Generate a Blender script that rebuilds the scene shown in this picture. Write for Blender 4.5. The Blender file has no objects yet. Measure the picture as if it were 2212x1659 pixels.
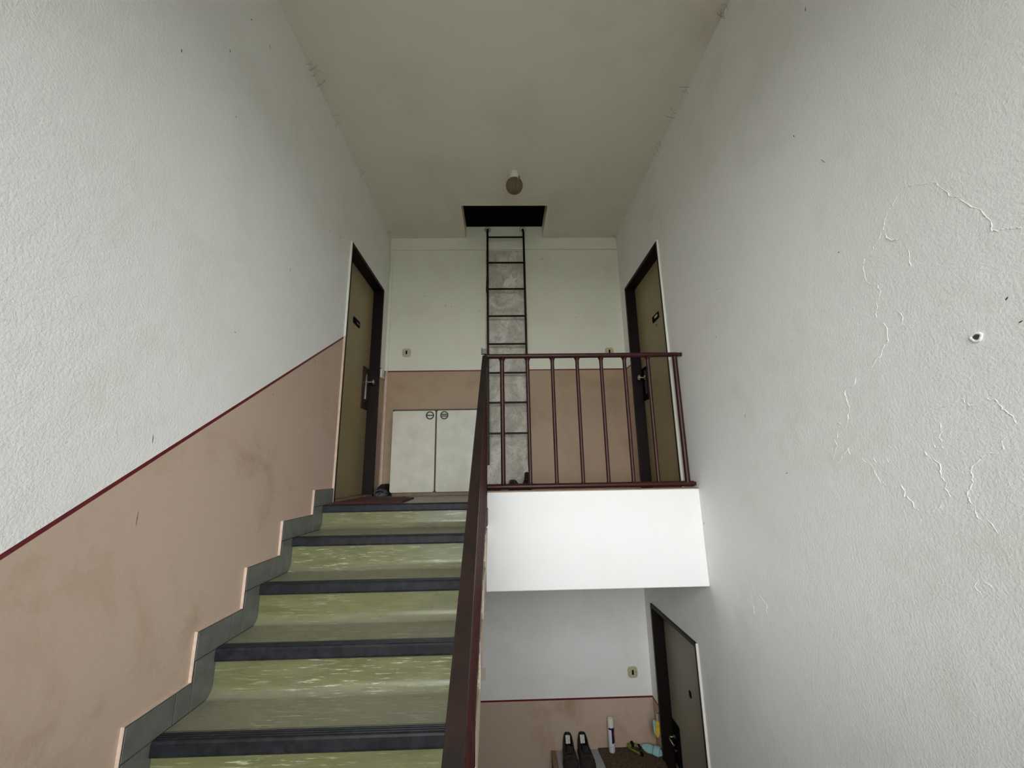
import bpy, math, random
from mathutils import Vector, Matrix
random.seed(7)
SC = bpy.context.scene
COL = SC.collection

# ------------------------------------------------------------------ camera
F_PX = 871.94
FWD = Vector((0.0242072, 0.9766103, 0.2136500))
RGT = Vector((0.9996337, -0.0210583, -0.0170025))
UPV = Vector((0.0121057, -0.2139833, 0.9767623))
CZ = 0.19187                                    # camera height over the upper landing
cam_d = bpy.data.cameras.new('camera')
cam_d.sensor_fit = 'HORIZONTAL'; cam_d.sensor_width = 36.0
cam_d.lens = F_PX / 2212 * 36.0; cam_d.clip_start = 0.02; cam_d.clip_end = 200
cam = bpy.data.objects.new('camera', cam_d); COL.objects.link(cam)
cam.matrix_world = Matrix(((RGT.x, UPV.x, -FWD.x, 0), (RGT.y, UPV.y, -FWD.y, 0),
                           (RGT.z, UPV.z, -FWD.z, CZ), (0, 0, 0, 1)))
SC.camera = cam

# ------------------------------------------------------------------ room dimensions (metres)
XL, XR, YB, YW = -1.2063, 1.2937, 4.048, -0.78   # side walls, back wall, window wall
ZC = 2.744                                       # ceiling
ZLOW, ZMID = -2.987, -1.541                      # lower landing, half landing
YS = 2.73                                        # front edge of the upper landing
XF = -0.105                                      # well side of the stair flight
YD0, YD1, ZDT = 2.9626, 3.8586, 2.036            # door frames (outer), top
ZDADO, ZDADOL = 1.2308, -1.7564
SLOPE, ZSL0 = 0.6345, -0.650                     # sloping dado line on the left wall
WX0, WX1, WZ0, WZ1 = -1.00, 1.09, -0.60, 1.80    # window in the wall behind the camera

# ------------------------------------------------------------------ light: overcast daylight through the window
world = bpy.data.worlds.new('overcast_sky'); SC.world = world; world.use_nodes = True
wn = world.node_tree.nodes; wn.clear()
wo = wn.new('ShaderNodeOutputWorld'); wb = wn.new('ShaderNodeBackground')
wb.inputs[0].default_value = (0.985, 0.978, 1.0, 1); wb.inputs[1].default_value = 9.0
world.node_tree.links.new(wb.outputs[0], wo.inputs[0])
pl = bpy.data.lights.new('window_portal', 'AREA'); pl.shape = 'RECTANGLE'
pl.size = WX1 - WX0; pl.size_y = WZ1 - WZ0; pl.cycles.is_portal = True
po = bpy.data.objects.new('window_portal', pl); COL.objects.link(po)
po.location = ((WX0 + WX1) / 2, YW - 0.16, (WZ0 + WZ1) / 2); po.rotation_euler = (math.radians(90), 0, 0)

vs = SC.view_settings
vs.view_transform = 'Standard'; vs.look = 'None'; vs.exposure = 0.45; vs.gamma = 1.0; vs.use_curve_mapping = False
SC.cycles.use_denoising = True
SC.cycles.max_bounces = 6; SC.cycles.diffuse_bounces = 5; SC.cycles.glossy_bounces = 3; SC.cycles.sample_clamp_indirect = 8.0
SC.cycles.use_adaptive_sampling = True; SC.cycles.adaptive_threshold = 0.045; SC.cycles.adaptive_min_samples = 20

# ------------------------------------------------------------------ helpers
def ray(px, py):
    return FWD + RGT * ((px - 1106) / F_PX) + UPV * ((829.5 - py) / F_PX)
def on_x(px, py, X): d = ray(px, py); t = X / d.x; return Vector((X, d.y * t, CZ + d.z * t))
def on_y(px, py, Y): d = ray(px, py); t = Y / d.y; return Vector((d.x * t, Y, CZ + d.z * t))
def on_z(px, py, Z): d = ray(px, py); t = (Z - CZ) / d.z; return Vector((d.x * t, d.y * t, Z))

ORG = {}
class MB:
    def __init__(s): s.v = []; s.f = []; s.m = []; s.cur = 0
    def mat(s, i): s.cur = i; return s
    def add(s, vs, fs):
        o = len(s.v); s.v += [tuple(v) for v in vs]
        for f in fs: s.f.append(tuple(o + i for i in f)); s.m.append(s.cur)
        return s
    def box(s, x0, x1, y0, y1, z0, z1):
        return s.add([(x0,y0,z0),(x1,y0,z0),(x1,y1,z0),(x0,y1,z0),(x0,y0,z1),(x1,y0,z1),(x1,y1,z1),(x0,y1,z1)],
                     [(3,2,1,0),(4,5,6,7),(0,1,5,4),(1,2,6,5),(2,3,7,6),(3,0,4,7)])
    def prism(s, poly, axis, a, b):
        """poly in the two other axes, extruded along axis from a to b"""
        def P(p, t):
            return {'x': (t, p[0], p[1]), 'y': (p[0], t, p[1]), 'z': (p[0], p[1], t)}[axis]
        n = len(poly)
        return s.add([P(p, a) for p in poly] + [P(p, b) for p in poly],
                     [tuple(range(n))[::-1], tuple(range(n, 2*n))] + [(i, (i+1) % n, n+(i+1) % n, n+i) for i in range(n)])
    def tube(s, path, r, n=10, closed=False, cap=True, flat=None):
        path = [Vector(p) for p in path]; N = len(path)
        rs = r if isinstance(r, (list, tuple)) else [r] * N
        vs = []; up = None
        for i, p in enumerate(path):
            if closed: t = path[(i+1) % N] - path[i-1]
            else: t = path[min(i+1, N-1)] - path[max(i-1, 0)]
            t.normalize()
            if up is None:
                up = Vector((0, 0, 1)) if abs(t.z) < .9 else Vector((1, 0, 0))
            up = (up - t * up.dot(t)).normalized(); sd = t.cross(up)
            fu, fs_ = (1, 1) if flat is None else flat
            for k in range(n):
                a = 2 * math.pi * (k + .5) / n
                vs.append(p + up * (math.sin(a) * rs[i] * fu) + sd * (math.cos(a) * rs[i] * fs_))
        fs = []
        for i in range(N if closed else N-1):
            j = (i+1) % N
            for k in range(n): fs.append((i*n+k, i*n+(k+1) % n, j*n+(k+1) % n, j*n+k))
        if cap and not closed: fs += [tuple(range(n))[::-1], tuple(range((N-1)*n, N*n))]
        return s.add(vs, fs)
    def lathe(s, prof, c, n=24, axis='z', rib=None):
        c = Vector(c); vs = []
        for r, h in prof:
            for k in range(n):
                a = 2 * math.pi * k / n; rr = r * (rib(k) if rib else 1)
                x, y = rr * math.cos(a), rr * math.sin(a)
                vs.append(c + {'z': Vector((x, y, h)), 'x': Vector((h, x, y)), 'y': Vector((x, h, y))}[axis])
        fs = []
        for i in range(len(prof)-1):
            for k in range(n): fs.append((i*n+k, i*n+(k+1) % n, (i+1)*n+(k+1) % n, (i+1)*n+k))
        if prof[0][0] > 1e-6: fs.append(tuple(range(n))[::-1])
        if prof[-1][0] > 1e-6: fs.append(tuple(range((len(prof)-1)*n, len(prof)*n)))
        return s.add(vs, fs)
    def build(s, name, mats, parent=None, smooth=False, bevel=0, seg=2, local=False):
        if not isinstance(mats, (list, tuple)): mats = [mats]
        off = Vector((0, 0, 0))
        if parent is not None and not local: off = ORG.get(parent.name, Vector((0, 0, 0)))
        me = bpy.data.meshes.new(name)
        me.from_pydata([tuple(Vector(v) - off) for v in s.v], [], s.f)
        for m in mats: me.materials.append(m)
        for p, i in zip(me.polygons, s.m): p.material_index = i
        import bmesh
        b = bmesh.new(); b.from_mesh(me); bmesh.ops.recalc_face_normals(b, faces=b.faces); b.to_mesh(me); b.free()
        if smooth:
            me.polygons.foreach_set('use_smooth', [True] * len(me.polygons))
            try: me.set_sharp_from_angle(angle=math.radians(40))
            except Exception: pass
        o = bpy.data.objects.new(name, me); COL.objects.link(o)
        if parent is not None:
            o.parent = parent; ORG[o.name] = off
        if bevel:
            md = o.modifiers.new('bevel', 'BEVEL'); md.width = bevel; md.segments = seg
            md.limit_method = 'ANGLE'; md.angle_limit = math.radians(40)
        return o

def empty(name, loc, rot=(0, 0, 0)):
    o = bpy.data.objects.new(name, None); COL.objects.link(o)
    o.location = loc; o.rotation_euler = rot; o.empty_display_size = .1
    ORG[o.name] = Vector(loc); return o
def tag(o, label, cat, group=None, kind=None):
    o['label'] = label; o['category'] = cat
    if group: o['group'] = group
    if kind: o['kind'] = kind
    return o
def copy_tree(o, parent=None):
    c = o.copy(); COL.objects.link(c); c.parent = parent
    for ch in list(o.children): copy_tree(ch, c)
    return c
def rrect(w, h, r, n=5):
    pts = []
    for cx, cy, a0 in ((w/2-r, h/2-r, 0), (-w/2+r, h/2-r, 90), (-w/2+r, -h/2+r, 180), (w/2-r, -h/2+r, 270)):
        for k in range(n+1):
            a = math.radians(a0 + 90*k/n); pts.append((cx + r*math.cos(a), cy + r*math.sin(a)))
    return pts

# ------------------------------------------------------------------ materials
def new_mat(name):
    m = bpy.data.materials.new(name); m.use_nodes = True
    nt = m.node_tree; b = nt.nodes['Principled BSDF']; return m, nt, b
def coords(nt, scale=(1, 1, 1)):
    tc = nt.nodes.new('ShaderNodeTexCoord'); mp = nt.nodes.new('ShaderNodeMapping')
    mp.inputs['Scale'].default_value = scale
    nt.links.new(tc.outputs['Object'], mp.inputs['Vector']); return mp.outputs[0]
def noise(nt, vec, scale, detail=4, rough=.55, dist=0):
    n = nt.nodes.new('ShaderNodeTexNoise'); n.inputs['Scale'].default_value = scale
    n.inputs['Detail'].default_value = detail; n.inputs['Roughness'].default_value = rough
    n.inputs['Distortion'].default_value = dist
    nt.links.new(vec, n.inputs['Vector']); return n.outputs['Fac']
def ramp(nt, fac, p0, p1, c0=(0, 0, 0, 1), c1=(1, 1, 1, 1)):
    r = nt.nodes.new('ShaderNodeValToRGB'); e = r.color_ramp.elements
    e[0].position = p0; e[1].position = p1; e[0].color = c0; e[1].color = c1
    nt.links.new(fac, r.inputs[0]); return r.outputs[0]
def mix(nt, fac, a, b, mode='MIX'):
    n = nt.nodes.new('ShaderNodeMix'); n.data_type = 'RGBA'; n.blend_type = mode
    for val, sock in ((fac, n.inputs[0]), (a, n.inputs[6]), (b, n.inputs[7])):
        if hasattr(val, 'links') or hasattr(val, 'is_linked'): nt.links.new(val, sock)
        elif isinstance(val, (int, float)): sock.default_value = val
        else: sock.default_value = (*val, 1)
    return n.outputs[2]
def math_n(nt, op, a, b):
    n = nt.nodes.new('ShaderNodeMath'); n.operation = op
    for val, sock in ((a, n.inputs[0]), (b, n.inputs[1])):
        if isinstance(val, (int, float)): sock.default_value = val
        else: nt.links.new(val, sock)
    return n.outputs[0]
def bump(nt, b, hgt, strength, dist):
    n = nt.nodes.new('ShaderNodeBump'); n.inputs['Strength'].default_value = strength
    n.inputs['Distance'].default_value = dist
    nt.links.new(hgt, n.inputs['Height']); nt.links.new(n.outputs[0], b.inputs['Normal'])
def plaster(name, col, dirt=(0.35, 0.30, 0.22), dirt_amt=.25, grain=95, depth=.004, strength=.55, rough=.85, patch=2.2):
    m, nt, b = new_mat(name)
    v = coords(nt)
    big = noise(nt, v, patch, 5, .62, .4)
    d = ramp(nt, big, .50, .80)
    c = mix(nt, math_n(nt, 'MULTIPLY', d, dirt_amt), col, dirt)
    nt.links.new(c, b.inputs['Base Color'])
    b.inputs['Roughness'].default_value = rough; b.inputs['Specular IOR Level'].default_value = .25
    g = noise(nt, v, grain, 3, .65); w = noise(nt, v, 14, 1, .6)
    h = math_n(nt, 'ADD', math_n(nt, 'MULTIPLY', g, .9), math_n(nt, 'MULTIPLY', w, .7))
    bump(nt, b, h, strength, depth)
    return m
def simple(name, col, rough=.5, metal=0, spec=.5, var=0, vscale=20, bmp=0, bscale=150, col2=None, stretch=(1, 1, 1)):
    m, nt, b = new_mat(name)
    b.inputs['Roughness'].default_value = rough; b.inputs['Metallic'].default_value = metal
    b.inputs['Specular IOR Level'].default_value = spec
    v = coords(nt, stretch)
    c2 = col2 if col2 else tuple(x * (1 - var) for x in col)
    c = mix(nt, ramp(nt, noise(nt, v, vscale, 5, .6), .38, .66), col, c2)
    nt.links.new(c, b.inputs['Base Color'])
    if bmp: bump(nt, b, noise(nt, v, bscale, 3, .6), bmp, .002)
    return m

M = {}
M['wall'] = plaster('white_wall_plaster', (0.83, 0.822, 0.805), (0.60, 0.57, 0.47), .35, depth=.0046, grain=120, strength=.5, rough=.7)
M['ceil'] = plaster('ceiling_plaster', (0.76, 0.71, 0.615), (0.38, 0.32, 0.23), .35, depth=.0035, strength=.55, patch=1.3)
M['backw'] = plaster('warm_lit_back_wall', (0.74, 0.73, 0.62), (0.50, 0.46, 0.34), .3, depth=.002, strength=.35)  # white wall paint with warm bounced light put into its colour
M['beam'] = plaster('bright_white_plaster', (0.86, 0.86, 0.85), (0.6, 0.58, 0.5), .12, depth=.0025, strength=.4)
M['peach'] = plaster('peach_oil_paint', (0.52, 0.395, 0.31), (0.29, 0.19, 0.105), .95, grain=110, depth=.0018, strength=.4, rough=.5, patch=1.9)
M['peach_shade'] = plaster('shaded_peach_oil_paint', (0.40, 0.285, 0.195), (0.22, 0.14, 0.075), .6, grain=110, depth=.0015, strength=.35, rough=.5, patch=2.3)  # same peach paint, browned and darkened to paint in the dim landing end
M['peach_edge'] = simple('peach_tile_edge', (0.62, 0.47, 0.38), .7, var=.2, vscale=30, bmp=.3)
M['red_line'] = simple('dark_red_line_paint', (0.155, 0.008, 0.016), .45, var=.35, vscale=60)
M['tile'] = simple('grey_skirting_tile', (0.150, 0.155, 0.142), .35, spec=.35, var=.22, vscale=18)
M['grout'] = simple('dark_grout', (0.07, 0.06, 0.05), .9)
M['rubber'] = simple('black_rubber_nosing', (0.008, 0.009, 0.011), .5, spec=.28, var=.0, vscale=25, col2=(0.020, 0.021, 0.025), bmp=.12, bscale=90)
M['maroon'] = simple('maroon_steel_paint', (0.042, 0.0095, 0.0080), .38, var=.3, spec=.3, vscale=40)
M['rail_cover'] = simple('worn_handrail_cover', (0.020, 0.010, 0.008), .45, spec=.25, vscale=14, col2=(0.010, 0.008, 0.007), bmp=.35, bscale=60)
M['ladder'] = simple('dark_ladder_paint', (0.010, 0.004, 0.0035), .5, spec=.25, var=.4, vscale=40)
M['frame'] = simple('dark_brown_frame_paint', (0.011, 0.0045, 0.004), .5, spec=.2, var=.3, vscale=15)
M['leaf'] = simple('ochre_beige_door_paint', (0.33, 0.262, 0.142), .42, var=.13, vscale=3, bmp=.05, bscale=200)
M['leaf_cool_lit'] = simple('cool_lit_door_paint', (0.30, 0.265, 0.20), .40, var=.13, vscale=3, bmp=.05, bscale=200)  # ochre door paint greyed, cooler light of the lower landing painted in
M['chrome'] = simple('chrome', (0.75, 0.75, 0.74), .16, metal=1, var=.1)
M['plate_black'] = simple('black_plate', (0.005, 0.005, 0.006), .8, spec=.06)
M['plate_brown'] = simple('brown_wood_plate', (0.050, 0.020, 0.010), .45, var=.3)
M['ivory'] = simple('ivory_plastic', (0.50, 0.45, 0.30), .4, var=.08)
M['white_plastic'] = simple('white_plastic', (0.72, 0.71, 0.64), .4, var=.06)
M['cab_white'] = simple('white_lacquer', (0.60, 0.585, 0.50), .4, spec=.35, var=.14, vscale=7)
M['cab_body'] = simple('brown_cabinet_side', (0.055, 0.028, 0.017), .55, var=.3, stretch=(1, 1, 8))
M['handle_ring'] = simple('dark_bronze', (0.030, 0.022, 0.015), .35, metal=.3)
M['wood_edge'] = simple('light_wood_edge', (0.24, 0.155, 0.085), .5, var=.25)
M['bare'] = None
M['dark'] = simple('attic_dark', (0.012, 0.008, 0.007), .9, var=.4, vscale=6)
M['floor_tile'] = simple('beige_floor', (0.30, 0.235, 0.185), .4, vscale=9, col2=(0.19, 0.13, 0.10), bmp=.05)
M['mat_red'] = simple('dark_red_mat', (0.085, 0.012, 0.014), .9, vscale=90, col2=(0.035, 0.008, 0.008), bmp=.8, bscale=260)
M['coir'] = simple('brown_coir_mat', (0.105, 0.066, 0.030), .95, vscale=60, col2=(0.035, 0.022, 0.012), bmp=1.0, bscale=240)
M['speckle'] = simple('grey_speckled_top', (0.42, 0.42, 0.43), .5, vscale=140, col2=(0.22, 0.22, 0.23))
M['shoe_black'] = simple('black_shoe', (0.008, 0.008, 0.009), .55, var=.3)
M['shoe_suede'] = simple('brown_black_suede', (0.020, 0.013, 0.010), .85, vscale=12, col2=(0.012, 0.009, 0.008), bmp=.3)
M['shoe_red'] = simple('dark_red_leather', (0.055, 0.008, 0.010), .5, var=.3)
M['shoe_grey'] = simple('grey_shoe_mesh', (0.085, 0.088, 0.09), .7, var=.3, vscale=60, bmp=.4)
M['shoe_brown'] = simple('brown_slipper_felt', (0.045, 0.024, 0.012), .9, var=.3)
M['sole'] = simple('dark_rubber_sole', (0.016, 0.015, 0.015), .6)
M['label'] = simple('white_cloth_label', (0.66, 0.66, 0.62), .6, vscale=160, col2=(0.3, 0.3, 0.28))
M['can_white'] = simple('white_spray_can', (0.74, 0.75, 0.78), .3, vscale=45, col2=(0.58, 0.59, 0.66))
M['navy'] = simple('navy_print', (0.010, 0.012, 0.055), .35)
M['red_print'] = simple('red_print', (0.45, 0.03, 0.03), .35)
M['lime'] = simple('lime_green_strap', (0.17, 0.20, 0.025), .6, var=.4, vscale=30)
M['teal'] = simple('pale_teal_foam', (0.27, 0.52, 0.50), .55, var=.1)
M['yellow'] = simple('yellow_plastic', (0.72, 0.45, 0.04), .4, var=.15)
M['string'] = simple('white_string', (0.6, 0.58, 0.52), .8)
M['metal_grey'] = simple('galvanised_steel', (0.10, 0.11, 0.105), .4, metal=.6, var=.3, vscale=40)
M['mark'] = simple('dark_dirt_mark', (0.06, 0.05, 0.04), .9)
M['cobweb'] = simple('dusty_cobweb', (0.10, 0.085, 0.065), .95)
M['asphalt'] = simple('outdoor_ground', (0.22, 0.23, 0.20), .9, var=.2, vscale=.5)

def lino():
    m, nt, b = new_mat('green_streaked_linoleum')
    v = coords(nt, (1.6, 9, 9)); v2 = coords(nt, (3.2, 42, 42)); v3 = coords(nt, (1, 1, 1))
    base = mix(nt, ramp(nt, noise(nt, v, 3, 4, .6), .35, .68), (0.158, 0.160, 0.070), (0.108, 0.112, 0.046))
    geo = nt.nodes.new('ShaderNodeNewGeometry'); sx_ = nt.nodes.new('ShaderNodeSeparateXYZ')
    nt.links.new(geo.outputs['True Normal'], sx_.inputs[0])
    worn = ramp(nt, sx_.outputs['Z'], .30, .95)                      # paler grey on upward faces paints in reflected light, not scuffing
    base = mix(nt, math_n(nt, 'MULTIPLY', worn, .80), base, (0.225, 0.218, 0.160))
    grime = ramp(nt, noise(nt, v3, 4.5, 4, .6), .50, .75)
    base = mix(nt, math_n(nt, 'MULTIPLY', grime, .45), base, (0.125, 0.122, 0.088))
    zone = ramp(nt, noise(nt, v3, 1.7, 2), .42, .60)
    st = math_n(nt, 'MULTIPLY', ramp(nt, noise(nt, v2, 3.2, 4, .7), .56, .67), zone)
    base = mix(nt, math_n(nt, 'MULTIPLY', st, .85), base, (0.46, 0.48, 0.33))
    nt.links.new(base, b.inputs['Base Color'])
    r = ramp(nt, noise(nt, v, 5, 4), .3, .7, (.24, .24, .24, 1), (.42, .42, .42, 1))
    nt.links.new(r, b.inputs['Roughness'])
    bump(nt, b, noise(nt, v3, 40, 3), .06, .002)
    return m
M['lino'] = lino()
def bare():
    m, nt, b = new_mat('bare_marbled_plaster')
    v = coords(nt)
    a = noise(nt, v, 5, 5, .6, 1.5); c = noise(nt, v, 8, 4, .6, 2.5)
    col = mix(nt, ramp(nt, a, .36, .64), (0.44, 0.41, 0.35), (0.68, 0.65, 0.58))
    vein = ramp(nt, math_n(nt, 'ABSOLUTE', math_n(nt, 'SUBTRACT', c, .5), 0), .0, .022)
    col = mix(nt, math_n(nt, 'MULTIPLY', math_n(nt, 'SUBTRACT', 1.0, vein), .6), col, (0.20, 0.17, 0.14))
    nt.links.new(col, b.inputs['Base Color']); b.inputs['Roughness'].default_value = .8
    bump(nt, b, math_n(nt, 'ADD', a, math_n(nt, 'MULTIPLY', vein, .3)), .5, .004)
    return m
M['bare'] = bare()
def pane_mat():
    m, nt, b = new_mat('window_pane_glass')
    out = nt.nodes['Material Output']; nt.nodes.remove(b)
    t = nt.nodes.new('ShaderNodeBsdfTransparent'); t.inputs[0].default_value = (.94, .96, .95, 1)
    g = nt.nodes.new('ShaderNodeBsdfGlossy'); g.inputs['Roughness'].default_value = .02
    fr = nt.nodes.new('ShaderNodeFresnel'); fr.inputs[0].default_value = 1.45
    mx = nt.nodes.new('ShaderNodeMixShader')
    nt.links.new(fr.outputs[0], mx.inputs[0]); nt.links.new(t.outputs[0], mx.inputs[1]); nt.links.new(g.outputs[0], mx.inputs[2])
    nt.links.new(mx.outputs[0], out.inputs[0]); return m
M['pane'] = pane_mat()
def globe_mat():
    m, nt, b = new_mat('smoky_ribbed_glass')
    b.inputs['Base Color'].default_value = (0.20, 0.165, 0.10, 1); b.inputs['Roughness'].default_value = .22
    b.inputs['Transmission Weight'].default_value = .45; b.inputs['IOR'].default_value = 1.45
    return m
M['globe'] = globe_mat()

# ------------------------------------------------------------------ setting: walls
T = .16
def side_wall(name, X, s, left):
    """s = outward direction. Slots: 0 white, 1 peach, 2 red line"""
    a, b = (X, X + s * T)
    def P(mb, slot, poly): mb.mat(slot).prism(poly, 'x', a, b)
    mb = MB()
    lw = .016
    zt = ZC + .02; zb = ZLOW - .05
    if left:
        z0 = lambda y: ZSL0 + SLOPE * y
        ya = YW
        P(mb, 0, [(ya, z0(ya)), (YD0, z0(YD0)), (YD0, zt), (ya, zt)])
        P(mb, 2, [(ya, z0(ya)-lw), (YD0, z0(YD0)-lw), (YD0, z0(YD0)), (ya, z0(ya))])
        P(mb, 1, [(ya, -2.2), (YD0, 0-.3), (YD0, z0(YD0)-lw), (ya, z0(ya)-lw)])
        P(mb, 0, [(ya, zb), (YD0, zb), (YD0, -.3), (ya, -2.2)])
    else:
        P(mb, 0, [(YW, -.5), (YD0, -.5), (YD0, zt), (YW, zt)])
        P(mb, 0, [(YW, zb), (3.0006, zb), (3.0006, -.5), (YW, -.5)])
    P(mb, 0, [(YD0, ZDT), (YD1, ZDT), (YD1, zt), (YD0, zt)])
    # beyond the door
    P(mb, 0, [(YD1, ZDADO), (YB, ZDADO), (YB, zt), (YD1, zt)])
    P(mb, 2, [(YD1, ZDADO-lw), (YB, ZDADO-lw), (YB, ZDADO), (YD1, ZDADO)])
    P(mb, 1, [(YD1, -.5), (YB, -.5), (YB, ZDADO-lw), (YD1, ZDADO-lw)])
    if left:
        P(mb, 0, [(YD0, zb), (YB, zb), (YB, -.5), (YD0, -.5)])
        P(mb, 0, [(YD0, -.5), (YD1, -.5), (YD1, 0), (YD0, 0)])
    else:
        y0, y1, zl = 3.0006, 3.8711, -.9561
        P(mb, 0, [(YD0, -.5), (YD1, -.5), (YD1, 0), (YD0, 0)])
        P(mb, 0, [(y0, zl), (y1, zl), (y1, -.5), (y0, -.5)])
        P(mb, 0, [(y1, ZDADOL), (YB, ZDADOL), (YB, -.5), (y1, -.5)])
        P(mb, 2, [(y1, ZDADOL-lw), (YB, ZDADOL-lw), (YB, ZDADOL), (y1, ZDADOL)])
        P(mb, 1, [(y1, zb), (YB, zb), (YB, ZDADOL-lw), (y1, ZDADOL-lw)])
    return mb.build(name, [M['wall'], M['peach'], M['red_line']])
wl = side_wall('wall_left', XL, -1, True)
tag(wl, 'left stairwell wall, white plaster over a sloping peach dado with a dark red line', 'wall', kind='structure')
wr = side_wall('wall_right', XR, 1, False)
tag(wr, 'right stairwell wall of rough white plaster with cracked paint', 'wall', kind='structure')

mb = MB(); x0, x1 = XL - T, XR + T; lw = .014
HX0, HX1, HY0 = -.380, .497, 3.490                # ceiling hatch
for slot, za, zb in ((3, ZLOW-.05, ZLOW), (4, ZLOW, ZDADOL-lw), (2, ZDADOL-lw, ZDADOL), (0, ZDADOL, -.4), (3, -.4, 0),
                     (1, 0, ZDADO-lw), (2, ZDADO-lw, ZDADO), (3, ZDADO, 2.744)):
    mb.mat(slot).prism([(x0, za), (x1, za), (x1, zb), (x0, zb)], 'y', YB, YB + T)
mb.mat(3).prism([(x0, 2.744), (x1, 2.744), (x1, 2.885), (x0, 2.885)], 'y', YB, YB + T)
wbk = mb.build('wall_back', [M['wall'], M['peach_shade'], M['red_line'], M['backw'], M['peach']])
tag(wbk, 'back wall of both landings, warm dim light painted into the upper colours, peach dado with a red line', 'wall', kind='structure')

# bare plaster strip behind the ladder, slightly proud of the wall
def strip(z0, z1, xa, xb, seed):
    rnd = random.Random(seed); n = 14
    pts = [(xa + rnd.uniform(-.006, .006), z0 + (z1-z0)*i/n) for i in range(n+1)]
    pts += [(xb + rnd.uniform(-.006, .006), z1 - (z1-z0)*i/n) for i in range(n+1)]
    return pts
sp = MB().prism(strip(.085, 2.585, -.165, .272, 3), 'y', YB - .004, YB + .01).build('bare_plaster_strip', M['bare'], wbk)
sp['label'] = 'bare grey marbled plaster strip'
fl = MB().prism([(.02, 2.17), (.07, 2.15), (.10, 2.19), (.16, 2.17), (.15, 2.22), (.19, 2.26), (.13, 2.25), (.11, 2.31), (.09, 2.25), (.05, 2.24)], 'y', YB - .0065, YB)
fl.build('peeling_paint_flake', M['backw'], wbk)

# window wall behind the camera
mb = MB()
zt = ZC + .02; zb = ZLOW - .05
for r in ((x0, WX0, zb, zt), (WX1, x1, zb, zt), (WX0, WX1, zb, WZ0), (WX0, WX1, WZ1, zt)):
    mb.box(r[0], r[1], YW - T, YW, r[2], r[3])
ww = mb.build('wall_window', M['wall'])
tag(ww, 'white wall of the half landing with the daylight window', 'wall', kind='structure')
win = empty('window_1', (0, YW - .1, WZ0))
tag(win, 'tall white framed window lighting the half landing', 'window', kind='structure')
fr = MB()
for r in ((WX0, WX0+.06, WZ0, WZ1), (WX1-.06, WX1, WZ0, WZ1), (WX0+.06, WX1-.06, WZ0, WZ0+.06), (WX0+.06, WX1-.06, WZ1-.06, WZ1), (.02, .08, WZ0+.06, WZ1-.06)):
    fr.box(r[0], r[1], YW-.11, YW-.05, r[2], r[3])
fr.build('window_frame', M['white_plastic'], win)
for xa, xb in ((WX0+.06, .02), (.08, WX1-.06)):
    MB().box(xa, xb, YW-.083, YW-.079, WZ0+.06, WZ1-.06).build('pane', M['pane'], win)
MB().box(WX0-.04, WX1+.04, YW-.05, YW+.05, WZ0-.03, WZ0).build('window_sill', M['white_plastic'], win)

# ceiling with hatch opening
mb = MB()
for r in ((x0, x1, YW - T, HY0), (x0, HX0, HY0, YB), (HX1, x1, HY0, YB)):
    mb.box(r[0], r[1], r[2], r[3], ZC, ZC + .14)
ce = mb.build('ceiling', M['ceil'])
tag(ce, 'dirty cream plaster ceiling with a dark attic hatch', 'ceiling', kind='structure')
# attic box over the hatch
mb = MB()
ax0, ax1, ay0, ay1, az0, az1 = -.9, 1.0, 2.9, 4.5, ZC + .14, 3.7
mb.box(ax0, ax1, ay0, ay1, az1, az1+.05); mb.box(ax0-.05, ax0, ay0, ay1, az0, az1); mb.box(ax1, ax1+.05, ay0, ay1, az0, az1)
mb.box(ax0, ax1, ay0-.05, ay0, az0, az1); mb.box(ax0, ax1, ay1, ay1+.05, az0, az1); mb.box(ax0, ax1, YB + T, ay1, az0-.02, az0+.02)
at = mb.build('wall_attic', M['dark'])
tag(at, 'dark attic space seen through the ceiling hatch', 'attic', kind='structure')
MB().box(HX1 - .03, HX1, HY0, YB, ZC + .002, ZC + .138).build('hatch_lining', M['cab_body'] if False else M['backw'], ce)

# landings and floors
fl_up = MB().box(x0, -.116, YS + .075, YB, -.16, 0).box(-.116, x1, YS + .06, YB, -.16, 0).build('floor', M['floor_tile'])
tag(fl_up, 'worn beige floor of the upper landing', 'floor', kind='structure')
kb = MB().box(-.116, XR, YS, YS + .10, -.533, .065).box(-.116, XR, YS+.10, YB, -.30, -.16).build('landing_beam', M['beam'], bevel=.006)
tag(kb, 'bright white plastered edge beam of the upper landing', 'beam', kind='structure')
MB().box(-.114, XR, YS + .006, YS + .098, .065, .073).build('beam_capping', M['wood_edge'], kb)
fl_lo = MB().box(x0, x1, YW, YB, ZLOW - .1, ZLOW).build('floor_lower', M['floor_tile'])
tag(fl_lo, 'beige floor of the lower landing', 'floor', kind='structure')
fl_mid = MB().box(x0, x1, YW, .50, ZMID - .16, ZMID).build('floor_half_landing', M['floor_tile'])
tag(fl_mid, 'beige floor of the half landing', 'floor', kind='structure')
gr = MB().box(-40, 40, -60, YW - 3.0, -6.1, -6.0).build('ground', M['asphalt'])
tag(gr, 'outdoor ground below the stairwell window', 'ground', kind='structure')

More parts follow.
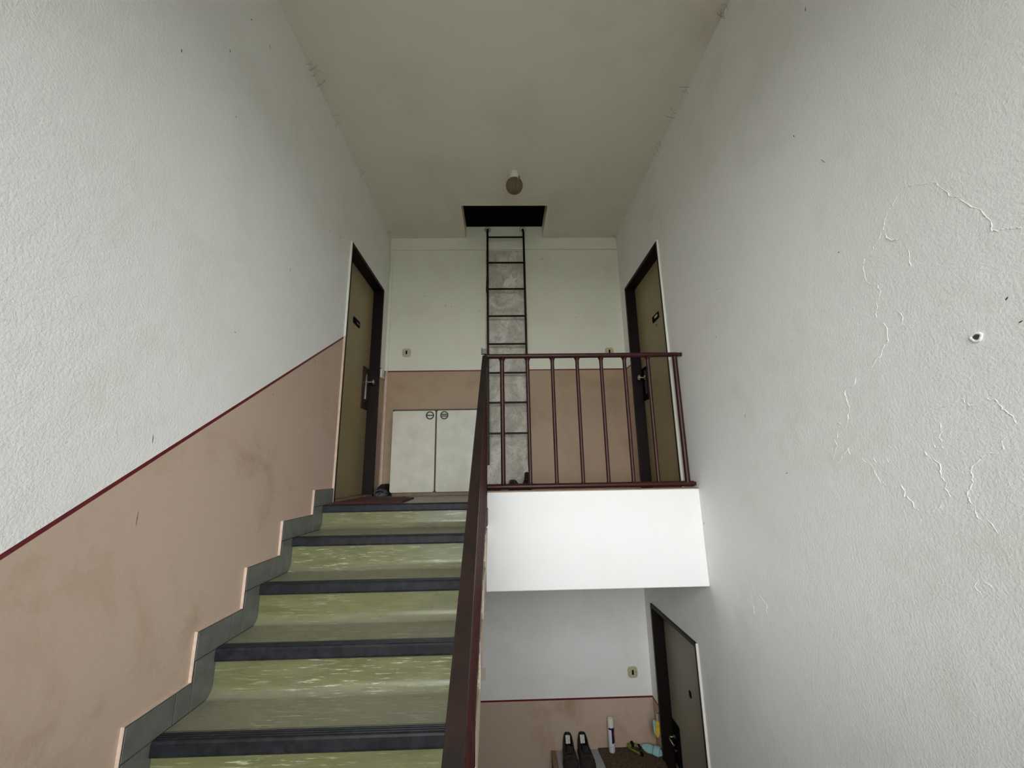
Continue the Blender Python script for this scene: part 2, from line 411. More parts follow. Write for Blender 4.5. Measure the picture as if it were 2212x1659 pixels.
# ------------------------------------------------------------------ staircase
NY = [2.787, 2.425] + [2.425 - .2753 * k for k in range(1, 8)]          # nosing fronts
NZ = [0.0, -.148] + [-.148 - .1741 * k for k in range(1, 8)]            # tread heights
XT = XL + .016
def stairs(name, label, NYs, NZs, floor_z, xa, xb, side_mat, flip=None):
    root = empty(name, ((xa+xb)/2, NYs[-1], floor_z)); tag(root, label, 'staircase', kind='structure')
    n = len(NYs)
    Zn = NZs + [floor_z]
    # concrete flight
    poly = []
    for k in range(n):
        poly += [(NYs[k] + .017, NZs[k] - .006), (NYs[k] + .017, Zn[k+1] - .006)]
    lo = [(NYs[-1] + .10, floor_z - .16)] if False else []
    slope = (NZs[1] - NZs[-1]) / (NYs[1] - NYs[-1])
    und = lambda y: NZs[1] + slope * (y - NYs[1]) - .25
    poly = [(NYs[0] + .09, NZs[0] - .006)] + poly + [(NYs[-1] - .02, floor_z - .006), (NYs[-1] - .02, floor_z - .13), (NYs[-1] + .18, und(NYs[-1] + .18)), (NYs[0] + .09, und(NYs[0] + .09))]
    MB().prism(poly, 'x', xa, xb).build('flight_slab', side_mat, root)
    for k in range(n):
        zt, zb, yr = NZs[k] - .040, Zn[k+1], NYs[k] + .013
        yend = NYs[k+1] + .052 if k < n-1 else NYs[k] - .10
        R = .042
        prof = [(yr, zt)]
        for j in range(9):
            a = math.radians(90 * j / 8)
            prof.append((yr - R + R * math.cos(a), zb + R - R * math.sin(a)))
        prof.append((yend, zb))
        back = [(y + .0035 if i == 0 else y + .003, z - .005) for i, (y, z) in enumerate(prof)][::-1]
        back[-1] = (yr + .0035, zt)
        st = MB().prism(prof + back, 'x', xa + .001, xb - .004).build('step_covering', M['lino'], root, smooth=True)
        # ribbed rubber nosing
        y0, z0 = NYs[k], NZs[k]
        p = [(y0 + .012, z0 - .046), (y0 + .001, z0 - .046), (y0 - .001, z0 - .038), (y0 - .001, z0 - .006), (y0 + .003, z0)]
        yy = y0 + .004
        for j in range(4):
            p += [(yy + .0015, z0 + .0018), (yy + .0070, z0 + .0018), (yy + .0085, z0 - .0035), (yy + .0120, z0 - .0035)]
            yy += .0125
        p += [(yy + .003, z0 + .001), (yy + .006, z0 - .004), (y0 + .012, z0 - .006)]
        MB().prism(p, 'x', xa + .003, xb - .003).build('nosing', M['rubber'], st)
    return root
stairs('staircase', 'green linoleum staircase with black ribbed nosings rising to the upper landing', NY, NZ, ZMID, XT, XF, M['peach_edge'])
rise = (ZMID - ZLOW) / 8
LY = [.50 + .2753 * k for k in range(8)]; LZ = [ZMID - rise * k for k in range(8)]
# flight down to the lower landing (descends away from the half landing)
def stairs_down():
    root = empty('staircase_lower', (.65, LY[-1] + .3, ZLOW))
    tag(root, 'lower staircase with green linoleum going down to the lower landing', 'staircase', kind='structure')
    poly = [(LY[0] - .05, LZ[0] - .006)]
    for k in range(8):
        poly += [(LY[k] - .015, LZ[k] - .006), (LY[k] - .015, (LZ + [ZLOW])[k+1] - .006)]
    poly += [(LY[-1] - .2, ZLOW - .006), (LY[0] - .05, ZMID - .2)]
    MB().prism(poly, 'x', XF + .10, XR - .002).build('flight_slab', M['peach_edge'], root)
    for k in range(8):
        zt, zb, yr = LZ[k] - .04, (LZ + [ZLOW])[k+1], LY[k] - .011
        yend = LY[k+1] - .052 if k < 7 else yr + .06
        prof = [(yr, zt), (yr, zb), (yend, zb)]
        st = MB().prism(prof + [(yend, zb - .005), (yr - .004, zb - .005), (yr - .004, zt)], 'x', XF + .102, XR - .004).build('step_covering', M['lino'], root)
        MB().box(XF + .102, XR - .004, LY[k] - .055, LY[k], LZ[k] - .045, LZ[k] + .001).build('nosing', M['rubber'], st, bevel=.004)
stairs_down()

# ------------------------------------------------------------------ stepped tile skirting on the left wall
ED = [y - .110 for y in NY]; ED[0] = 2.667; ED[1] = 2.320
TOPZ = [z + .103 for z in NZ]
bb = empty('baseboard_left', (XL, NY[-1], ZMID))
tag(bb, 'stepped grey tile skirting climbing the left wall beside the stairs', 'skirting', kind='structure')
poly = [(YD0 - .016, TOPZ[0])]
for k in range(9):
    poly.append((ED[k], TOPZ[k]))
    poly.append((ED[k], TOPZ[k+1] if k < 8 else ZMID + .10))
poly += [(YW + .02, ZMID + .10), (YW + .02, ZMID)]
for k in range(8, -1, -1):
    poly += [(NY[k] + .03, NZ[k+1] if k < 8 else ZMID), (NY[k] + .03, NZ[k])]
poly += [(YD0 - .016, 0)]
MB().prism(poly, 'x', XL, XL + .013).build('mortar_bed', M['peach_edge'], bb)
MB().prism([(y + .0006*0, z) for y, z in poly], 'x', XL + .0125, XL + .0140).build('grout_bed', M['grout'], bb)
g = .0028
def tile(poly):
    c = (sum(p[0] for p in poly)/len(poly), sum(p[1] for p in poly)/len(poly))
    sh = []
    for p in poly:
        d = Vector((c[0]-p[0], c[1]-p[1])); sh.append((p[0] + (g if d.x > 0 else -g), p[1] + (g if d.y > 0 else -g)))
    MB().prism(sh, 'x', XL + .012, XL + .0165).build('skirting_tile', M['tile'], bb)
tile([(ED[0], 0), (YD0-.016, 0), (YD0-.016, TOPZ[0]), (ED[0], TOPZ[0])])
for k in range(1, 9):
    j2 = ED[k-1] + .004; j1 = ED[k-1] - (.075 if k > 1 else .115)
    tile([(ED[k], NZ[k]), (j1, NZ[k]), (j1, TOPZ[k]), (ED[k], TOPZ[k])])
    tile([(j1, NZ[k]), (j2, NZ[k]), (j2, TOPZ[k]), (j1, TOPZ[k])])
    tile([(j2, NZ[k]), (NY[k-1] + .016, NZ[k]), (NY[k-1] + .016, NZ[k-1]), (j2, NZ[k-1])])

# ------------------------------------------------------------------ doors
def door(name, label, s, X, y0, y1, zb, zt, leaf_mat, edge_split):
    """s outward direction of the wall, y0 near edge, y1 far edge of the frame"""
    root = empty(name, (X + s * .05, (y0 + y1)/2, zb)); tag(root, label, 'door', kind='structure')
    fw, pr, dp = .030, .014, .085
    xi, xo = X - s * pr, X + s * dp
    fr = MB()
    for ya, yb in ((y0, y0 + fw), (y1 - fw, y1)):
        fr.box(min(xi, xo), max(xi, xo), ya, yb, zb, zt)
    fr.box(min(xi, xo), max(xi, xo), y0 + fw, y1 - fw, zt - fw, zt)
    xb0, xb1 = X + s * dp, X + s * (T - .005)
    for ya, yb in ((y0, y0 + fw - .012), (y1 - fw + .012, y1)):
        fr.box(min(xb0, xb1), max(xb0, xb1), ya, yb, zb, zt)
    fr.box(min(xb0, xb1), max(xb0, xb1), y0, y1, zt - fw + .012, zt)
    fo = fr.build('door_frame', M['frame'], root, bevel=.003)
    # outer edge of the frame facing the stairs, painted with the wall
    ed = MB()
    a, b = sorted((X - s * (pr + .001), X))
    ed.mat(0).box(a, b, y0 - .003, y0 + .001, max(zb, edge_split), zt + .002)
    if edge_split > zb: ed.mat(1).box(a, b, y0 - .003, y0 + .001, zb, edge_split)
    ed.build('painted_frame_edge', [M['white_plastic'], M['peach_edge']], fo)
    xl0 = X + s * (dp + .0); xl1 = X + s * (dp + .04)
    lf = MB().box(min(xl0, xl1), max(xl0, xl1), y0 + fw - .010, y1 - fw + .010, zb + .02, zt - fw + .010).build('door_leaf', leaf_mat, root, bevel=.002)
    MB().box(min(X - s*.01, xl1), max(X - s*.01, xl1), y0 + .001, y1 - .001, zb, zb + .018).build('threshold', M['wood_edge'], root, bevel=.004)
    return root, lf, X + s * dp
def plate(name, xf, s, y0, y1, z0, z1, th, mat, par, r=.006):
    p = rrect(y1 - y0, z1 - z0, r); cy, cz = (y0+y1)/2, (z0+z1)/2
    return MB().prism([(a + cy, b + cz) for a, b in p], 'x', xf, xf - s * th).build(name, mat, par)
def lever(xf, s, y, z, par, mat, direction=-1, knob=False):
    h = MB()
    h.lathe([(.022, 0), (.022, -s*.008), (.010, -s*.012), (.009, -s*.045)], (xf, y, z), 16, 'x')
    if knob: h.lathe([(.009, -s*.04), (.026, -s*.046), (.028, -s*.056), (.020, -s*.066)], (xf, y, z), 16, 'x')
    else: h.tube([(xf - s*.045, y, z), (xf - s*.050, y + direction*.02, z), (xf - s*.052, y + direction*.11, z + .004)], [.009, .009, .008], 10)
    return h.build('door_handle', mat, par, smooth=True)

d1, lf, xf = door('door_1', 'ochre flat door in dark brown frame beside the top of the stairs', -1, XL, YD0, YD1, 0, ZDT, M['leaf'], ZSL0 + SLOPE*YD0)
q = plate('lock_board', xf, -1, 3.655, 3.832, .79, 1.185, .008, M['plate_brown'], lf)
q['label'] = 'brown lock board'
plate('lock_plate', xf + .008, -1, 3.745, 3.785, .88, 1.13, .005, M['chrome'], lf)
lever(xf + .012, -1, 3.765, 1.05, lf, M['chrome'], knob=True)
np_ = plate('name_plate', xf, -1, 3.345, 3.50, 1.49, 1.548, .005, M['plate_black'], lf)
plate('name_card', xf + .005, -1, 3.415, 3.485, 1.508, 1.526, .001, M['metal_grey'], lf)
d2, lf, xf = door('door_2', 'ochre flat door in dark brown frame behind the landing railing', 1, XR, YD0, YD1, 0, ZDT, M['leaf'], -1)
plate('lock_board', xf, 1, 3.66, 3.83, .845, 1.16, .008, M['plate_black'], lf)
plate('lock_plate', xf - .008, 1, 3.71, 3.748, .895, 1.125, .005, M['chrome'], lf)
lever(xf - .012, 1, 3.73, 1.055, lf, M['chrome'], knob=True)
plate('name_plate', xf, 1, 3.29, 3.44, 1.492, 1.55, .005, M['plate_black'], lf)
plate('name_card', xf - .005, 1, 3.315, 3.385, 1.515, 1.535, .001, M['label'], lf)
MB().lathe([(.007, 0), (.007, -.004)], (xf, 3.36, 1.448), 12, 'x').build('peephole', M['plate_brown'], lf)
d3, lf, xf = door('door_3', 'flat door, cool light painted grey into its beige, in black frame on the lower landing', 1, XR, 3.0006, 3.8711, ZLOW, -.9561, M['leaf_cool_lit'], -9)
d3.children[0].data.materials[0] = M['ladder']
plate('lock_board', xf, 1, 3.70, 3.845, -2.13, -1.82, .008, M['plate_black'], lf, .02)
lever(xf - .008, 1, 3.80, -1.935, lf, M['chrome'], direction=-1)
MB().lathe([(.012, 0), (.012, -.016), (.008, -.018)], (xf - .008, 3.775, -2.02), 14, 'x').build('lock_cylinder', M['chrome'], lf)
plate('door_number', xf, 1, 3.40, 3.432, -1.475, -1.43, .004, M['plate_black'], lf)

# ------------------------------------------------------------------ landing railing
lr = empty('landing_railing', ((XF + XR)/2, YS + .04, .073))
tag(lr, 'maroon steel railing with round balusters along the upper landing edge', 'railing')
ry = YS + .04
MB().tube([(-.126, ry, 1.0), (1.262, ry, 1.0)], .0205, 8, flat=(.86, .86)).build('top_rail', M['maroon'], lr, smooth=True, bevel=.002)
MB().tube([(-.112, ry, .098), (1.278, ry, .098)], .0185, 12).build('bottom_rail', M['maroon'], lr, smooth=True)
bal = None
for bx in (0.0, .181, .358, .5355, .707, .875, 1.044):
    prof = [(.018, .110), (.0145, .118), (.0130, .128), (.0130, .955), (.0145, .966), (.019, .978), (.024, .985)]
    if bal is None:
        bal = MB().lathe(prof, (0, 0, 0), 14).build('baluster', M['maroon'], lr, smooth=True, local=True)
    else:
        c = bal.copy(); COL.objects.link(c); c.scale = (1, 1, 1)
    o = bal if bx == 0.0 else c
    o.location = (bx - lr.location.x, 0, -lr.location.z)
    if bx == 0.0: o.scale = (1.18, 1.18, 1)
MB().tube([(1.241, ry, .098), (1.241, ry, .985)], .0175, 14).build('end_post', M['maroon'], lr, smooth=True)
MB().box(1.255, XR - .001, ry - .012, ry + .012, .988, 1.012).build('wall_anchor', M['maroon'], lr)
MB().box(1.262, XR - .001, ry - .012, ry + .012, .086, .110).build('wall_anchor', M['maroon'], lr)
br = MB().box(-.146, -.112, ry - .004, ry, 1.015, 1.058).box(-.146, -.141, ry - .03, ry, 1.015, 1.058).box(-.146, -.112, ry - .03, ry, 1.013, 1.018)
br.build('steel_bracket', M['metal_grey'], lr, bevel=.001)

# ------------------------------------------------------------------ stair railing (seen almost edge on)
sr = empty('stair_railing', (-.10, NY[-1], ZMID))
tag(sr, 'maroon stair railing with a worn dark handrail going down from the landing', 'railing')
hx = lambda y: -.086 - .0170 * (y - .75)
hz = lambda y: .975 + SLOPE * (y - 2.74)
def skew_bar(ya, yb, w, z_off0, z_off1, rnd=.25, n=24, xo=0):
    """bar following the slope; cross section rounded box w wide between z offsets"""
    mb = MB(); h = z_off1 - z_off0; sec = rrect(w, h, min(w, h) * rnd, 3); vs = []; N = len(sec)
    for i in range(n+1):
        y = ya + (yb-ya)*i/n
        for a, b in sec: vs.append((hx(y) + xo + a, y, hz(y) + (z_off0+z_off1)/2 + b))
    fs = [(i*N+k, i*N+(k+1) % N, (i+1)*N+(k+1) % N, (i+1)*N+k) for i in range(n) for k in range(N)]
    fs += [tuple(range(N))[::-1], tuple(range(n*N, (n+1)*N))]
    return mb.add(vs, fs)
skew_bar(.30, 2.738, .036, 0, .026).build('handrail', M['rail_cover'], sr, smooth=True)
skew_bar(.30, 2.74, .026, -.016, .0, .1).build('rail_bar', M['maroon'], sr)
LINE = lambda y: NZ[1] + SLOPE * (y - NY[1])
XB = -.1155
MB().tube([(XB, .46, LINE(.46) + .055), (XB, 2.71, LINE(2.71) + .055)], .0115, 10).build('lower_bar', M['maroon'], sr, smooth=True)
y = 2.66
while y > .5:
    z1 = hz(y) - .012; z0 = LINE(y) + .055
    MB().tube([(XB, y, z0), (XB + .3*(hx(y)-XB), y, z0 + .45*(z1-z0)), (hx(y), y, z1)], .0105, 10).build('baluster', M['maroon'], sr, smooth=True)
    y -= .135
for y in (2.70, 1.60, .56):
    MB().tube([(XB, y, LINE(y) - .10), (XB, y, LINE(y) + .06)], .010, 10).build('fixing_post', M['maroon'], sr, smooth=True)
MB().box(-.121, -.1015, 2.60, 2.728, -.13, -.03).build('side_plate', M['maroon'], sr)
MB().tube([(-.121, 2.722, .05), (-.121, 2.722, .965)], .016, 12).build('top_post', M['maroon'], sr, smooth=True)

# ------------------------------------------------------------------ ladder to the attic
ld = empty('ladder', (.055, YB - .12, .26))
tag(ld, 'dark steel wall ladder leading up to the attic hatch', 'ladder')
ly = YB - .12
for x in (-.140, .250):
    MB().box(x - .011, x + .011, ly - .006, ly + .006, .262, 2.735).build('stile', M['ladder'], ld, bevel=.002)
    MB().prism([(ly - .006, 2.735), (ly + .006, 2.735), (YB - .008, 2.838), (YB - .008, 2.856)], 'x', x - .011, x + .011).build('top_bend', M['ladder'], ld)
    for z in (1.09, .46): MB().tube([(x, YB - .008, z), (x, ly, z)], .008, 8).build('wall_bracket', M['ladder'], ld)
    MB().lathe([(.001, -.016), (.03, -.014), (.040, -.008)], (x, YB, 2.842), 12, 'y').build('plaster_patch', M['bare'], ld)
for k in range(8):
    z = .5625 + .3022 * k
    MB().tube([(-.140, ly, z), (.250, ly, z)], .0095, 8).build('rung', M['ladder'], ld, smooth=True)

# ------------------------------------------------------------------ ceiling lamp
lx, lyy = .125, 3.045
lm = empty('ceiling_lamp', (lx, lyy, ZC)); tag(lm, 'small ceiling lamp with a white socket and smoky ribbed glass globe', 'lamp')
MB().lathe([(.036, 0), (.036, -.035), (.040, -.038), (.040, -.072), (.030, -.078)], (lx, lyy, ZC), 28).build('socket', M['white_plastic'], lm, smooth=True)
gp = [(.034, -.070)]
R = .073; cz = -.070 - .060
for j in range(1, 15):
    a = math.radians(28 + (180 - 28) * j / 14); gp.append((max(R * math.sin(a), .0005), cz + R * math.cos(a) * .98))
MB().lathe(gp, (lx, lyy, ZC), 96, rib=lambda k: 1 + .018 * (1 if k % 4 < 2 else -1)).build('globe', M['globe'], lm, smooth=False)
MB().tube([(lx + .036, lyy - .01, ZC - .035), (lx + .047, lyy - .012, ZC - .055), (lx + .044, lyy - .015, ZC - .095)], .004, 6).build('retaining_clip', M['handle_ring'], lm)

# ------------------------------------------------------------------ electrical fittings
def switch(name, label, x, z, group=None):
    r = empty(name, (x, YB, z)); tag(r, label, 'switch', group)
    p = [(a + x, b + z) for a, b in rrect(.088, .088, .026, 6)]
    pt = MB().prism(p, 'y', YB, YB - .012).build('switch_plate', M['ivory'], r, bevel=.003)
    MB().box(x - .008, x + .008, YB - .0155, YB - .011, z - .019, z + .019).build('rocker', M['plate_black'], r, bevel=.001)
    for dx in (-.028, .028): MB().lathe([(.004, -.0135), (.004, -.011)], (x + dx, YB, z), 8, 'y').build('screw', M['wood_edge'], r)
    return r
switch('light_switch', 'ivory light switch above the white shoe cabinet', -.988, 1.423)
switch('light_switch', 'ivory light switch behind the landing railing', 1.128, 1.411)
switch('light_switch', 'ivory light switch on the lower landing wall', 1.131, -1.566)
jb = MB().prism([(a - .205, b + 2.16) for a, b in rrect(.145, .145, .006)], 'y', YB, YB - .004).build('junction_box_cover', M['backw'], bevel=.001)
tag(jb, 'square painted junction box cover beside the ladder', 'box cover')
jp = empty('wall_plate', (-.215, YB, -1.548)); tag(jp, 'white rectangular wall plate beside the lower stair edge', 'wall plate')
MB().prism([(a - .215, b - 1.548) for a, b in rrect(.078, .094, .006)], 'y', YB, YB - .012).build('cover', M['white_plastic'], jp, bevel=.002)
MB().box(-.243, -.185, YB - .014, YB - .011, -1.585, -1.53).build('flap', M['white_plastic'], jp)
dc = empty('cable_duct', (XL + .03, YB, 0)); tag(dc, 'thin painted cable duct along the top and corner of the back wall', 'cable duct')
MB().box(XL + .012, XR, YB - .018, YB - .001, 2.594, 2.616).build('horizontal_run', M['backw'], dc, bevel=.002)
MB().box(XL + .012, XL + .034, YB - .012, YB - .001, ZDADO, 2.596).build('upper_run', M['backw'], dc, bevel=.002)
MB().box(XL + .012, XL + .034, YB - .012, YB - .001, .10, ZDADO).build('lower_run', M['peach_edge'], dc, bevel=.002)
cb = empty('door_bell_box', (XL, 3.935, 1.18)); tag(cb, 'small white box on the wall beside the left door', 'door bell')
MB().box(XL, XL + .022, 3.895, 3.975, 1.125, 1.215).build('housing', M['white_plastic'], cb, bevel=.004)
MB().lathe([(.010, .021), (.010, .026)], (XL, 3.935, 1.16), 12, 'x').build('push_button', M['ivory'], cb)

# ------------------------------------------------------------------ cabinets
def cabinet(name, label, xa, xb, yf, z0, ztop, doors):
    r = empty(name, ((xa+xb)/2, (yf+YB)/2, z0)); tag(r, label, 'cabinet')
    body = MB().box(xa, xb, yf + .020, YB - .004, z0 + .03, ztop - .016).build('body', M['cab_body'], r, bevel=.002)
    MB().box(xa + .02, xb - .02, yf + .03, YB - .01, z0, z0 + .03).build('plinth', M['wood_edge'], r)
    return r
CZ0, CZ1 = 0.0, .782; CYF = 3.748
cab = cabinet('shoe_cabinet', 'low white two-door cabinet against the upper back wall', -1.022, -.19, CYF, CZ0, CZ1, 2)
MB().box(-1.024, -.188, CYF + .012, YB - .003, CZ1 - .016, CZ1).build('top_board', M['cab_body'], cab, bevel=.002)
for i, (xa, xb) in enumerate(((-1.020, -.6245), (-.6115, -.192))):
    w, h = xb - xa, .738; cx, czz = (xa+xb)/2, .030 + .738/2
    dr = MB().prism([(a + cx, b + czz) for a, b in rrect(w, h, .018, 4)], 'y', CYF, CYF + .019).build('door_panel', M['cab_white'], cab, bevel=.003)
    hxx = (-.675, -.542)[i]; hzz = .722
    ring = MB().tube([(hxx + .033*math.cos(t*math.pi/14), CYF - .006, hzz + .033*math.sin(t*math.pi/14)) for t in range(28)], .0052, 8, closed=True)
    for dz in ((0,) if i == 0 else (-.008, .008)):
        ring.tube([(hxx - .031, CYF - .007, hzz + dz), (hxx + .031, CYF - .007, hzz + dz)], .0048, 8)
    ring.build('ring_handle', M['handle_ring'], dr, smooth=True)
CT = -2.145
cab2 = cabinet('shoe_cabinet', 'low cabinet with shoes and doormat on top in the lower landing corner', .385, 1.285, 3.765, ZLOW, CT, 2)
MB().box(.38, 1.288, 3.76, YB - .003, CT - .016, CT).build('top_board', M['speckle'], cab2, bevel=.001)
MB().box(.380, .420, 3.76, YB - .004, CT, CT + .002).build('wood_edging', M['wood_edge'], cab2)
for xa, xb in ((.387, .832), (.838, 1.283)):
    MB().prism([(a + (xa+xb)/2, b + ZLOW + .43) for a, b in rrect(xb-xa, .76, .018, 4)], 'y', 3.765, 3.784).build('door_panel', M['cab_white'], cab2, bevel=.003)

# ------------------------------------------------------------------ doormats
rm = MB().prism([(-1.165, 2.87), (-.69, 2.86), (-.71, 3.33), (-.80, 3.43), (-1.165, 3.44)], 'z', .0, .012).build('doormat', M['mat_red'], bevel=.003)
tag(rm, 'dark red doormat lying at the door beside the stairs', 'doormat')
def coir_mat():
    rnd = random.Random(5); pts = []
    cor = [(.800, 3.775), (1.286, 3.775), (1.286, 4.01), (1.20, 4.035), (.785, 4.035)]
    for i in range(len(cor)):
        a, b = cor[i], cor[(i+1) % len(cor)]
        for k in range(8): pts.append((a[0] + (b[0]-a[0])*k/8 + rnd.uniform(-.003, .003), a[1] + (b[1]-a[1])*k/8 + rnd.uniform(-.003, .003)))
    return MB().prism(pts, 'z', CT + .0005, CT + .014).build('doormat', M['coir'])
tag(coir_mat(), 'brown coir doormat on top of the lower cabinet under the spray can', 'doormat')

# ------------------------------------------------------------------ shoes
def loft(rows, closed=False):
    mb = MB(); n = len(rows[0]); vs = [p for r in rows for p in r]; fs = []
    for i in range(len(rows)-1):
        for k in range(n - (0 if closed else 1)):
            fs.append((i*n+k, i*n+(k+1) % n, (i+1)*n+(k+1) % n, (i+1)*n+k))
    return mb.add(vs, fs)
def outline(t):        # half width along the shoe, t 0 toe .. 1 heel
    P = [(0, .0), (.03, .45), (.10, .78), (.22, .98), (.35, 1.0), (.5, .90), (.65, .78), (.8, .77), (.92, .70), (.97, .55), (1, .30)]
    for (a, va), (b, vb) in zip(P, P[1:]):
        if t <= b: u = (t-a)/(b-a); return va + (vb-va)*u
    return 0
def shoe(name, label, loc, rz, L, W, H, mats, group=None, boot=.0, open_from=.42, tongue=True, lab=None, rise=.055, ext_t=.34, ext_r=.012, tilt=0, extra=None):
    """toe at +x local"""
    r = empty(name, loc, (0, tilt, rz)); tag(r, label, 'shoe', group)
    ts = [0.0, .02, .05, .1, .17, .25, .33, .42, .5, .58, .66, .75, .83, .9, .95, .98, 1.0]
    sole = []
    sh = .16 * H + .010
    top = [(L/2 - t*L, outline(t)*W/2*1.03) for t in ts]
    ring = [(x, w) for x, w in top] + [(x, -w) for x, w in reversed(top[1:-1])]
    MB().prism(ring, 'z', 0, sh).build('sole', mats[1], r, smooth=False, bevel=.003, local=True)
    def height(t):
        P = [(0, .30), (.06, .42), (.2, .50), (.33, .60), (.44, .78), (.55, .88), (.7, .86), (.85, .92 + boot), (1, 1.0 + boot)]
        for (a, va), (b, vb) in zip(P, P[1:]):
            if t <= b: u = (t-a)/(b-a); return (va + (vb-va)*u) * H
        return H
    rows = []; opens = []; half = 8
    for t in ts + [1.001]:
        w = max(outline(t)*W/2, .002) if t <= 1 else .002
        h = height(min(t, 1)) - sh*.6; x = L/2 - t*L; row = []
        gap = 0 if t < open_from else min(1, (t-open_from)/.10) * .42
        opens.append(gap > 0)
        for sgn in (-1, 1):
            for k in range(half):
                u = k/(half-1) if sgn < 0 else 1 - k/(half-1)
                ang = math.pi/2 * (1 - gap) * u
                ca = math.cos(ang)
                row.append((x, sgn * w * (ca**.75 if ca > 1e-6 else 0), sh*.6 + h * math.sin(ang)**.8))
        rows.append(row)
    n = 2*half; um = MB(); fs = []
    for i in range(len(rows)-1):
        for k in range(n-1):
            if k == half-1 and opens[i] and opens[i+1]: continue
            fs.append((i*n+k, i*n+k+1, (i+1)*n+k+1, (i+1)*n+k))
    um.add([p for r_ in rows for p in r_], fs)
    up = um.build('upper', mats[0], r, smooth=True, local=True)
    up.data.materials.append(M['shoe_black'])
    md = up.modifiers.new('thick', 'SOLIDIFY'); md.thickness = .005; md.offset = -1; md.material_offset = 1
    ins = [(L/2 - t*L, outline(t)*W/2*.80) for t in ts if t > .35]
    MB().prism([(x, w) for x, w in ins] + [(x, -w) for x, w in reversed(ins)], 'z', sh, sh + .006).build('insole', mats[1], r, local=True)
    if tongue:
        xs = L/2 - .42*L
        tg = []
        for i in range(6):
            u = i/5; x = xs + .01 - u*.07*L/.3; z = height(.42) - .004 + u*rise*H/.12
            tg.append([(x, -W*.22, z), (x + .008, 0, z + .012), (x, W*.22, z)])
        t_o = loft(tg).build('tongue', mats[0], r, smooth=True, local=True)
        m2 = t_o.modifiers.new('thick', 'SOLIDIFY'); m2.thickness = .008
        lc = MB()
        for i in range(4):
            t = .24 + .055*i; x = L/2 - t*L; z = height(t) + .002
            lc.tube([(x, -W*.20, z - .006), (x - .004, 0, z + .003), (x, W*.20, z - .006)], .0028, 6)
        lc.build('laces', mats[2] if len(mats) > 2 else mats[1], r, local=True)
    if lab is not None:
        zt = (1.0 + boot)*H*.86; xa, xb_ = -L/2 + .016, -L/2 + .040
        MB().add([(xa, -.019, zt - .018), (xa, .019, zt - .018), (xb_, .019, zt - .068), (xb_, -.019, zt - .068),
                  (xa + .003, -.019, zt - .016), (xa + .003, .019, zt - .016), (xb_ + .003, .019, zt - .066), (xb_ + .003, -.019, zt - .066)],
                 [(0,1,2,3), (4,5,6,7), (0,1,5,4), (1,2,6,5), (2,3,7,6), (3,0,4,7)]).build('size_label', lab, r, local=True)
    if extra is not None:
        xs = L/2 - ext_t*L
        MB().tube([(xs, -W*.47, height(ext_t)*.45), (xs - .004, -W*.33, height(ext_t)*.86), (xs - .008, 0, height(ext_t) + .004), (xs - .004, W*.33, height(ext_t)*.86), (xs, W*.47, height(ext_t)*.45)], ext_r, 8, flat=(.4, 1.2)).build('trim_band', extra, r, smooth=True, local=True)
    return r
rz = math.radians(-90)
BL = [M['shoe_suede'], M['sole'], M['shoe_black']]
shoe('shoe', 'black ankle shoe on the lower cabinet, near its wooden edging', (.520, 3.888, CT + .001), rz - .03, .30, .126, .120, BL, 'shoes on the lower cabinet', boot=.36, lab=M['label'], extra=M['shoe_red'], rise=.008, open_from=.36)
shoe('shoe', 'black ankle shoe on the lower cabinet, next to the coir mat', (.652, 3.888, CT + .001), rz + .03, .30, .126, .120, BL, 'shoes on the lower cabinet', boot=.36, lab=M['label'], extra=M['shoe_red'], rise=.008, open_from=.36)
shoe('shoe', 'black and grey sneaker between the left door and the white cabinet', (-1.112, 3.875, .001), rz + .05, .28, .122, .120, [M['shoe_black'], M['shoe_grey'], M['shoe_grey']], boot=.02, tongue=False, open_from=.55, extra=M['shoe_grey'], ext_t=.14, ext_r=.022)
BK = [M['shoe_black'], M['sole']]
shoe('shoe', 'black low shoe on the landing floor under the ladder', (on_y(1110, 1046, 3.75).x, 3.75, .001), rz + .10, .27, .108, .145, BK, 'shoes under the ladder', open_from=.6, tongue=False)
shoe('shoe', 'black high-collared shoe beside the ladder foot', (on_y(1138, 1046, 3.80).x, 3.80, .001), rz - .15, .26, .095, .155, BK, 'shoes under the ladder', boot=.22)
SL = [M['shoe_brown'], M['sole']]
for i, x in enumerate((-.142, -.058)):
    shoe('slipper', ('brown slipper on the landing floor beside the ladder, nearer the cabinet', 'brown slipper on the landing floor between the ladder stiles')[i], (x, 3.86, .001), rz, .25, .076, .098, SL, 'slippers by the ladder', tongue=False)

# ------------------------------------------------------------------ things on the lower cabinet
sx, sy, sz = .893, 3.985, CT + .0145
cn = empty('spray_can', (sx, sy, sz)); tag(cn, 'tall white spray can with navy label on the coir mat', 'spray can')
MB().lathe([(.024, 0), (.0265, .004), (.0265, .172), (.024, .180), (.021, .184)], (sx, sy, sz), 28).build('can_body', M['can_white'], cn, smooth=True)
MB().lathe([(.0255, .183), (.0255, .238), (.0235, .245), (.0001, .246)], (sx, sy, sz), 28).build('cap', M['white_plastic'], cn, smooth=True)
def arc_patch(r, a0, a1, z0, z1, n=12, lean=0):
    rows = []
    for z in (z0, z1):
        rows.append([(sx + r*math.cos(math.radians(a0 + (a1-a0)*k/n)), sy + r*math.sin(math.radians(a0 + (a1-a0)*k/n)), sz + z) for k in range(n+1)])
    return loft(rows)
lb_ = arc_patch(.0268, -95, 10, .070, .178).build('navy_label', M['navy'], cn, smooth=True)
arc_patch(.0267, -150, 10, .168, .182).build('navy_band', M['navy'], cn, smooth=True)
arc_patch(.0270, -62, -30, .118, .150).build('red_print', M['red_print'], lb_, smooth=True)

